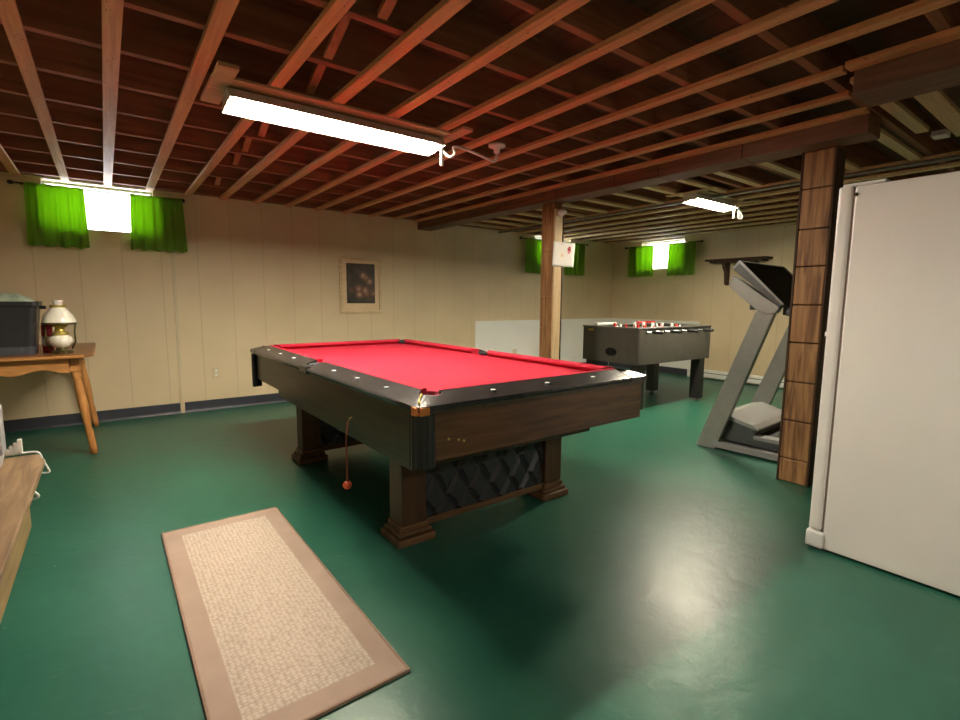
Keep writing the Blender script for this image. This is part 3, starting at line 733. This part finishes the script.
curtain('y', 5.98, 6.44, yc, 1.585, 2.100, 'green curtain just right of the far wooden post', 4, .01, 9)
rod('x', 4.08, 5.40, xc, 2.068, 'black curtain rod over the window on the right wall')
curtain('x', 4.86, 5.34, xc, 1.575, 2.076, 'green curtain nearest the room corner on the right wall window', 4, .01, 12)
curtain('x', 4.13, 4.58, xc, 1.575, 2.076, 'green curtain on the right wall window, side towards the dark shelf', 4, .01, 15)

# ------------------------------------------------------------------ picture, outlets, paper
pc = thing('framed_picture', 'framed dark floral picture hanging on the cream back wall', 'picture', (2.50, YB-.001, 1.325))
w_, h_ = .27, .335; mb = MB(); f = .035
for a, b, c, d in ((-w_, w_, -h_, -h_+f), (-w_, w_, h_-f, h_), (-w_, -w_+f, -h_+f, h_-f), (w_-f, w_, -h_+f, h_-f)): mb.box(a, b, -.025, 0, c, d, .006)
mb.build('frame', 'frame', pc)
MB().box(-w_+f-.002, w_-f+.002, -.010, -.002, -h_+f-.002, h_-f+.002).build('mount', 'mat_board', pc)
MB().box(-.182, .182, -.013, -.0105, -.215, .262).build('print', 'painting', pc)
def outlet(x, z, y, label):
    r = thing('wall_outlet', label, 'outlet', (x, y, z))
    MB().box(-.036, .036, -.006, 0, -.058, .058, .003).build('plate', 'trim', r)
    for s_ in (-1, 1):
        MB().prism([(.014*cos(t)*1.1, s_*.022+.014*sin(t)) for t in [k*pi/6 for k in range(12)]], 'y', -.009, -.0055).build('socket', 'plastic_white', r)
outlet(.88, .385, YB, 'cream outlet plate low on the back wall left of the pool table')
outlet(4.99, .36, YB-.012, 'small outlet plate low on the white boards behind the pool table')
pp = thing('pinned_paper', 'white paper sheet with a red and pink flower print pinned to the far post', 'paper', (3.478, 3.328, 1.59))
mb = MB(); n_ = 10; vs = []
for j in range(n_+1):
    for i in range(n_+1):
        u, v = i/n_-.5, j/n_-.5; vs.append((u*.285+.012*v, -.003-.012*abs(u)**2*4-.004*v, v*.225))
mb._add(vs, [(j*(n_+1)+i, j*(n_+1)+i+1, (j+1)*(n_+1)+i+1, (j+1)*(n_+1)+i) for j in range(n_) for i in range(n_)], 0, True)
mb.build('sheet', 'paper', pp, solid=.001)
def blob(par, x, z, r, mat, y=-.0175, seed=1, name='print_mark'):
    rn = random.Random(seed); pts = [(x+r*(1+.3*rn.uniform(-1, 1))*cos(t), z+r*(1+.3*rn.uniform(-1, 1))*sin(t)) for t in [k*2*pi/14 for k in range(14)]]
    MB().prism(pts, 'y', y-.0006, y).build(name, mat, par)
blob(pp, .085, .055, .026, 'darkred', -.0095, 2); blob(pp, .078, .025, .016, 'pink', -.0085, 3); blob(pp, -.01, -.01, .018, MAT['mat_board'], -.0045, 5)
MB().lathe([(0, -.004), (.006, -.002), (.004, .004), (0, .005)], (-.02, -.006, .095), 10).build('pin', 'redplastic', pp)

# ------------------------------------------------------------------ baseboard heater, wall shelf
hr = thing('baseboard_heater', 'long white baseboard heater at the foot of the right wall', 'heater', (XR, 0, 0))
MB().prism([(-.001, .02), (-.065, .02), (-.070, .035), (-.070, .085), (-.055, .125), (-.001, .135)], 'y', .3, 4.15, .002).build('housing', 'plastic_white', hr)
MB().box(-.073, -.062, .31, 4.14, .088, .096).build('air_slot', 'rubber', hr)
for k in range(2): MB().box(-.074, -.001, (.29, 4.13)[k], (.32, 4.16)[k], 0, .138, .003).build('end_cap', 'plastic_white', hr)
sh = thing('wall_shelf', 'dark wooden shelf on a bracket fixed to the right wall', 'shelf', (XR, 3.48, 1.72))
MB().box(-.20, 0, -.42, .44, .03, .055, .005).build('board', 'postdark', sh)
MB().box(-.17, 0, -.36, .38, .0, .03, .005).build('moulding', 'postdark', sh)
for yy in (.18, -.22):
    MB().prism([(0, 0), (-.15, 0), (-.14, -.06), (-.07, -.13), (-.055, -.30), (0, -.32)], 'y', yy-.025, yy+.025, .004).build('bracket', 'postdark', sh)

# ------------------------------------------------------------------ foosball table
ang = radians(-1); fb = thing('foosball_table', 'grey foosball table on black legs near the white boards', 'foosball table', (5.65, 3.0, 0), ang)
Lf, Wf = 1.36, .74; zb_, zt_ = .505, .875
mb = MB()   # four cabinet sides
MB().box(-Lf, 0, 0, .028, zb_, zt_, .004).build('side_panel', 'foosgrey', fb)
MB().box(-Lf, 0, Wf-.028, Wf, zb_, zt_, .004).build('side_panel', 'foosgrey', fb)
MB().box(-Lf-.001, -Lf+.028, .028, Wf-.028, zb_, zt_, .004).build('end_panel', 'foosgrey', fb)
MB().box(-.028, .001, .028, Wf-.028, zb_, zt_, .004).build('end_panel', 'foosgrey', fb)
MB().box(-Lf+.02, -.02, .02, Wf-.02, .77, .785).build('pitch', 'pitch', fb)
MB().box(-Lf+.02, -.02, .02, Wf-.02, zb_+.01, zb_+.03).build('bottom_board', 'foosgrey', fb)
mb = MB()
for a, b, c, d in ((-Lf-.008, .008, -.008, .045), (-Lf-.008, .008, Wf-.045, Wf+.008), (-Lf-.008, -Lf+.045, .045, Wf-.045), (-.045, .008, .045, Wf-.045)): mb.box(a, b, c, d, zt_, zt_+.014, .004)
mb.build('top_rim', 'foosedge', fb)
mb = MB(); mb.prism([(Wf/2-.03+.075*cos(t), .62+.045*sin(t)) for t in [k*2*pi/20 for k in range(20)]], 'x', -Lf-.006, -Lf-.001); mb.build('ball_return_shade', 'screen', fb)  # flat black disc painted for the shade inside the ball hole
MB().box(-Lf-.004, -Lf, Wf-.15, Wf-.08, .835, .855).build('maker_plate', 'brass', fb)
mb = MB()
for x in (-.045, -Lf+.045):
    mb.box(x-.03, x+.03, -.004, .0, zb_, zt_-.01, .002)
mb.build('corner_trim', 'foosgrey', fb)
for x in (-.12, -Lf+.10):
    for y in (.07, Wf-.07):
        m = MB(); m.box(x-.055, x+.055, y-.055, y+.055, .03, zb_+.02, .006); m.build('leg', 'black', fb)
        MB().lathe([(0, 0), (.03, 0), (.03, .008), (.012, .014), (.012, .032), (0, .032)], (x, y, 0), 14).build('leveler', 'steel', fb)
layout = [1, 2, 3, 5, 5, 3, 2, 1]
for k in range(8):
    x = -Lf + .13 + k*(Lf-.26)/7; side = -1 if k % 2 == 0 else 1; z = .845
    rd = bpy.data.objects.new('player_rod', None); C.objects.link(rd); rd.parent = fb; rd.location = (x, Wf/2, z)
    hw_ = Wf/2
    MB().tube([(0, -hw_-.09, 0), (0, 0, 0), (0, hw_+.09, 0)], .008, 8).build('rod', 'steel', rd)
    MB().tube([(0, side*(hw_+.07), 0), (0, side*(hw_+.08), 0), (0, side*(hw_+.15), 0), (0, side*(hw_+.18), 0), (0, side*(hw_+.19), 0)], [.010, .016, .015, .017, .010], 10).build('handle', 'rubber', rd)
    mb = MB()
    for s_ in (-1, 1): mb.lathe([(.018, -.006), (.018, .006), (.009, .007), (.009, -.007), (.018, -.006)], (0, 0, 0), 12, mat=Matrix.Translation((0, s_*(hw_+.006), 0)) @ Matrix.Rotation(pi/2, 4, 'X'))
    mb.build('bearing', 'rubber', rd)
    n_ = layout[k]; tilt = random.uniform(-.3, .3) + (pi if k in (1, 4) else 0)
    for q in range(n_):
        y = (q-(n_-1)/2)*(.62/max(n_, 2))
        R = Matrix.Translation((0, y, 0)) @ Matrix.Rotation(tilt, 4, 'Y')
        m = MB(); m.prism([(-.014, .02), (.014, .02), (.012, -.02), (.009, -.055), (.014, -.072), (-.014, -.072), (-.009, -.055), (-.012, -.02)], 'x', -.011, .011, .003)
        m.lathe([(0, .018), (.007, .02), (.012, .030), (.012, .040), (.006, .048), (0, .05)], (0, 0, 0), 12)
        m.xf(R); m.build('player', 'redplastic' if k % 2 else 'whiteplayer', rd)
# things lying on top: a folded white paper and a red one
tr = MB().box(-.17, .17, -.022, .022, 0, .022, .003).build('white_board', 'whiteplayer', None, (4.66, 3.737, zt_+.0145), ang); tag(tr, 'narrow white board lying on the far left rim of the foosball table', 'board')
tr = MB().box(-.17, .17, -.022, .022, 0, .024, .004).build('folded_cloth', 'redplastic', None, (5.42, 3.724, zt_+.0145), ang); tag(tr, 'flat red piece lying on the right rim of the foosball table', 'cloth')

# ------------------------------------------------------------------ treadmill
tm = thing('treadmill', 'silver grey treadmill with dark console standing behind the thick post', 'treadmill', (3.80, 2.02, 0), radians(3))
# local: x to the far side, -y towards the tail
for x in (0, .80):
    MB().prism([(.052, 0), (-.105, 0), (-.462, 1.088), (-.40, 1.10), (-.335, 1.09)], 'x', x-.028, x+.028, .006).build('upright', 'treadgrey', tm)
for x in (.0, .80):
    MB().box(x-.03, x+.03, -1.55, -.08, .015, .065, .006).build('base_rail', 'treadlight', tm)
    # silver side rails of the deck and their dark flank
    xx = .07 if x == 0 else .73
    MB().box(xx-.045, xx+.045, -1.60, -.36, .125, .155, .006).build('foot_rail', 'treadlight', tm)
    MB().box(xx-.040, xx+.040, -1.58, -.36, .070, .125, .006).build('deck_flank', 'treaddark', tm)
MB().box(.11, .69, -1.56, -.34, .128, .142, .002).build('belt', 'belt', tm)
# motor hood
m = MB(); m.prism([(.0, .07), (.0, .20), (-.05, .245), (-.15, .262), (-.34, .215), (-.37, .195), (-.37, .07)], 'x', .035, .765, .012); m.build('motor_hood_base', 'treaddark', tm)
m = MB(); m.prism([(.0, .215), (-.06, .268), (-.14, .285), (-.35, .232), (-.39, .205), (-.39, .192), (-.14, .255), (-.05, .238)], 'x', .025, .775, .006); m.build('motor_hood', 'treadlight', tm)
# front cross bar and feet
MB().box(.03, .77, -.05, .02, .02, .07, .008).build('front_crossbar', 'treadgrey', tm)
# arms of the console: from the head (forward, high) down to the upright
for x in (0, .80):
    m = MB(); m.prism([(-.155, 1.353), (-.13, 1.284), (-.217, 1.201), (-.339, 1.099), (-.41, 1.068), (-.469, 1.080), (-.492, 1.115), (-.472, 1.137), (-.322, 1.237), (-.209, 1.325)], 'x', x-.036, x+.036, .006)
    m.build('console_arm', 'treadgrey', tm)
    m = MB(); m.box(x-.028, x+.028, -1.0, -.53, 1.06, 1.10, .012); m.build('handrail', 'treaddark', tm)
# console: slanted slab facing the runner
m = MB(); m.prism([(-.150, 1.400), (-.195, 1.450), (-.505, 1.140), (-.485, 1.118)], 'x', -.026, .826, .004); m.build('console_body', 'treaddark', tm)
m = MB(); m.prism([(-.146, 1.404), (-.192, 1.464), (-.204, 1.460), (-.198, 1.448), (-.158, 1.397)], 'x', -.030, .83, .003)
m.build('top_edge', 'treadlight', tm)
for x in (-.030, .822): MB().prism([(-.190, 1.464), (-.205, 1.462), (-.517, 1.145), (-.508, 1.134), (-.190, 1.448)], 'x', x, x+.010, .002).build('side_trim', 'treadlight', tm)
m = MB(); m.prism([(-.198, 1.457), (-.204, 1.451), (-.510, 1.146), (-.502, 1.140)], 'x', -.018, .818, .001); m.build('console_screen', 'screen', tm)
MB().box(.03, .77, -.565, -.49, 1.065, 1.125, .010).build('console_crossbar', 'treaddark', tm)
MB().box(.02, .06, -.33, -.27, 1.10, 1.15, .006).build('cable_clip', 'rubber', tm)

# ------------------------------------------------------------------ wooden side table, left
st = thing('side_table', 'honey oak side table with splayed legs against the back wall at the left', 'table', (-.64, 5.08, 0))
hx, hy = .545, .58
m = MB(); m.prism([(-hx, -hy+.03), (-hx+.03, -hy), (hx-.05, -hy), (hx-.01, -hy+.02), (hx, -hy+.06), (hx, hy-.02), (-hx, hy-.02)], 'z', .728, .752, .006); m.build('tabletop', 'oak_top', st)
m = MB(); m.box(-hx+.01, hx-.05, -hy-.004, -hy+.004, .726, .745, .003); m.box(hx-.003, hx+.005, -hy+.05, hy-.02, .726, .745, .003); m.build('top_edge', 'oak_x', st)
def scallop(a, b, z0, z1, n=24):
    pts = [(a, z1)]
    for i in range(n+1):
        t = i/n; pts.append((a+(b-a)*t, z0 + .034*(1-cos(t*6*pi))/2))
    return pts + [(b, z1)]
for a_ in (-hy+.05, hy-.09): MB().prism(scallop(-hx+.06, hx-.14, .615, .727), 'y', a_, a_+.02).build('scalloped_apron', 'oak_x', st)
m = MB(); m.box(-hx+.06, hx-.16, -hy+.075, -hy+.09, .64, .727); m.box(hx-.17, hx-.15, -hy+.08, hy-.09, .64, .727); m.build('inner_apron', 'oak_top', st)
for sx_ in (-1, 1):
    for sy_ in (-1, 1):
        tx, ty = sx_*(hx-.115), sy_*(hy-.13); bx_, by = sx_*(hx-.04), sy_*(hy-.075)
        if sy_ > 0: ty = hy-.13; by = hy-.085
        a = Vector((tx, ty, .66)); b = Vector((bx_, by, 0.0)); P = lambda t: a.lerp(b, t)
        m = MB(); m.tube([P(0), P(.08), P(.12), P(.15), P(.22), P(.45), P(.62), P(.70), P(.74), P(.80), P(.92), P(1)], [.024, .027, .030, .022, .026, .030, .024, .019, .025, .023, .024, .021], 14); m.box(tx-.034, tx+.034, ty-.034, ty+.034, .62, .727, .005)
        m.build('leg', 'oak', st)
ztop = .7525
ct = thing('storage_bin', 'black plastic storage bin with a crumpled pale green bag in it, on the side table', 'bin', (-.665, 4.78, ztop))
m = MB()
b0, b1, t0, t1, hh = .255, .13, .285, .15, .37
def ring(w, d, z, n=6, r=.04):
    out = []
    for cx, cy, s0 in ((w-r, d-r, 0), (-w+r, d-r, 1), (-w+r, -d+r, 2), (w-r, -d+r, 3)):
        for k in range(n+1):
            t = s0*pi/2 + k*pi/2/n; out.append((cx+r*cos(t), cy+r*sin(t), z))
    return out
def loft(m, rings, capa=True, capb=True):
    k = len(rings[0]); vs = [p for r in rings for p in r]; fs = []
    for i in range(len(rings)-1):
        for j in range(k): fs.append((i*k+j, i*k+(j+1)%k, (i+1)*k+(j+1)%k, (i+1)*k+j))
    if capa: fs.append(tuple(range(k))[::-1])
    if capb: fs.append(tuple(range((len(rings)-1)*k, len(rings)*k)))
    m._add(vs, fs, 0, False)
loft(m, [ring(b0, b1, .055), ring(t0-.004, t1-.004, hh-.03), ring(t0+.008, t1+.008, hh-.03), ring(t0+.008, t1+.008, hh), ring(t0-.012, t1-.012, hh), ring(t0-.016, t1-.016, hh-.05), ring(b0-.01, b1-.01, .07)])
m.build('bin_body', 'crate', ct)
m = MB(); loft(m, [ring(b0-.006, b1-.006, 0), ring(b0+.002, b1+.002, .055)]); m.build('bin_foot', 'cratebase', ct)
MB().box(t0, t0+.035, -.03, .03, hh-.055, hh-.03, .006).build('handle', 'crate', ct)
m = MB(); n_ = 26; vs = []; rnd = random.Random(4)
for j in range(n_+1):
    for i in range(n_+1):
        u, v = i/n_*2-1, j/n_*2-1; e = max(abs(u), abs(v))
        vs.append((u*(t0-.02), v*(t1-.02), hh-.03 + .068*(1-e**8) + rnd.uniform(-.009, .012)*(1-e**6) + .01*sin(5*u+3*v)))
m._add(vs, [(j*(n_+1)+i, j*(n_+1)+i+1, (j+1)*(n_+1)+i+1, (j+1)*(n_+1)+i) for j in range(n_) for i in range(n_)], 0, True)
m.build('plastic_bag', 'bag', ct, solid=.002)
lp = thing('hurricane_lamp', 'small milk glass hurricane lamp standing on the side table', 'lamp', (-.272, 4.66, ztop))
m = MB(); m.lathe([(0, 0), (.058, 0), (.060, .006), (.048, .014), (.034, .022), (.03, .034), (.038, .04), (0, .042)], (0, 0, 0), 20); m.build('base', 'darkbrass', lp)
for k in range(4):
    t = k*pi/2+.4; MB().lathe([(0, 0), (.014, 0), (.016, .008), (.008, .018), (0, .02)], (.052*cos(t), .052*sin(t), 0), 10).build('foot', 'darkbrass', lp)
MB().lathe([(.026, .040), (.05, .052), (.066, .075), (.070, .095), (.062, .115), (.046, .128), (.036, .132), (0, .132)], (0, 0, 0), 28).build('globe', 'milk', lp)
MB().lathe([(.036, .130), (.048, .135), (.050, .150), (.030, .156), (.028, .185), (.045, .192), (.045, .205), (0, .207)], (0, 0, 0), 20).build('burner', 'brass', lp)
m = MB()
for s_ in (-1, 1): m.tube([(s_*.06, 0, .03), (s_*.082, 0, .08), (s_*.080, 0, .15), (s_*.088, 0, .216)], .006, 8)
m.build('side_arm', 'darkbrass', lp)
MB().lathe([(.098, .208), (.102, .214), (.098, .222), (.090, .216), (.098, .208)], (0, 0, 0), 32).build('shade_ring', 'darkbrass', lp)
MB().lathe([(.097, .218), (.096, .235), (.080, .275), (.058, .305), (.042, .325), (.038, .332), (.034, .332), (.038, .322), (.054, .30), (.076, .27), (.092, .232), (.093, .219), (.097, .218)], (0, 0, 0), 32).build('shade', 'milk', lp)
MB().lathe([(.036, .326), (.048, .334), (.046, .346), (.034, .344), (.036, .326)], (0, 0, 0), 24).build('shade_collar', 'brass', lp)
MB().lathe([(.026, .20), (.027, .30), (.024, .345), (.026, .365), (.034, .378), (.031, .380), (.022, .366), (.021, .345), (.023, .30), (.022, .20), (.026, .20)], (0, 0, 0), 22).build('chimney', 'clear', lp)
cn = thing('tin_can', 'red and white tin between the black bin and the milk glass lamp', 'can', (-.352, 4.77, ztop))
MB().lathe([(0, 0), (.032, 0), (.032, .19), (.034, .195), (.030, .2), (0, .2)], (0, 0, 0), 20).build('can_body', 'darkred', cn)
MB().lathe([(.0325, .05), (.0333, .05), (.0333, .12), (.0325, .12), (.0325, .05)], (0, 0, 0), 20).build('can_label', 'paper', cn)

# ------------------------------------------------------------------ low bench at the left edge
bn = thing('low_bench', 'low worn wooden bench at the left edge in front of the side table', 'bench', (-.60, 1.9, 0))
m = MB(); m.prism([(-.38, -1.2), (.345, -1.2), (.345, .90), (.315, 1.02), (-.38, 1.02)], 'z', .425, .452, .005); m.build('bench_top', 'bench', bn)
m = MB(); m.box(.300, .322, -1.18, .55, .285, .424, .003); m.box(-.35, .30, .53, .55, .285, .424, .003); m.build('apron', 'bench_side', bn)
for x in (-.31, .02):
    for y in (-1.12, .40): MB().box(x-.035, x+.035, y-.035, y+.035, 0, .424, .004).build('leg', 'postdark', bn)
MB().box(-.33, .05, -1.12, .40, .10, .118, .003).build('lower_shelf', 'postdark', bn)
# white wire rack hooked over the far end of the bench
wr = thing('wire_rack', 'white coated wire rack at the far end of the low bench', 'rack', (-.42, 2.94, .452))
def W_(pts, r=.004): return MB().tube(spline(pts, 4), r, 8)
W_([(-.18, 0, .006), (.05, 0, .006), (.115, 0, .006), (.138, -.005, -.004), (.146, -.01, -.04)], .005).build('top_wire', 'wire', wr)
W_([(.140, -.005, -.02), (.160, -.005, -.075), (.165, -.005, -.094), (.150, -.005, -.098), (.128, -.005, -.088), (.120, 0, -.06)], .005).build('hook', 'wire', wr)
W_([(.112, -.35, -.04), (.155, -.36, -.085), (.145, -.36, -.10), (.11, -.36, -.095)], .005).build('hook', 'wire', wr)
m = MB()
for k in range(5): m.box(.012+k*.014, .027+k*.014, -.012, .012, .008, .02+.013*k, .003)
m.build('stepped_clip', 'wire', wr)
W_([(-.18, .02, -.03), (.0, .02, -.03), (.13, .02, -.03), (.15, .02, -.06)], .004).build('lower_wire', 'wire', wr)
W_([(.12, .0, -.034), (.13, -.18, -.034), (.122, -.34, -.036)], .004).build('side_wire', 'wire', wr)
# grey appliance on the bench
ap = thing('metal_gadget', 'grey metal gadget with a shiny round knob on the bench at the left edge', 'gadget', (-.475, 2.74, .4525))
m = MB(); m.lathe([(0, 0), (.085, 0), (.098, .02), (.103, .05), (.095, .085), (.075, .10), (0, .105)], (0, 0, 0), 26); m.build('rounded_base', 'grey_metal', ap)
MB().box(-.06, .075, -.02, .05, .10, .245, .008).build('column', 'grey_metal', ap)
MB().box(.076, .105, -.03, .06, .06, .262, .006).build('face_plate', 'grey_metal', ap)
MB().box(.025, .079, -.045, -.02, .10, .20, .008).build('dark_insert', 'rubber', ap)
MB().lathe([(0, 0), (.016, .0), (.019, .008), (.014, .018), (0, .02)], (0, 0, 0), 16, mat=Matrix.Translation((.06, -.045, .165)) @ Matrix.Rotation(pi/2, 4, 'X')).build('knob', 'steel', ap)
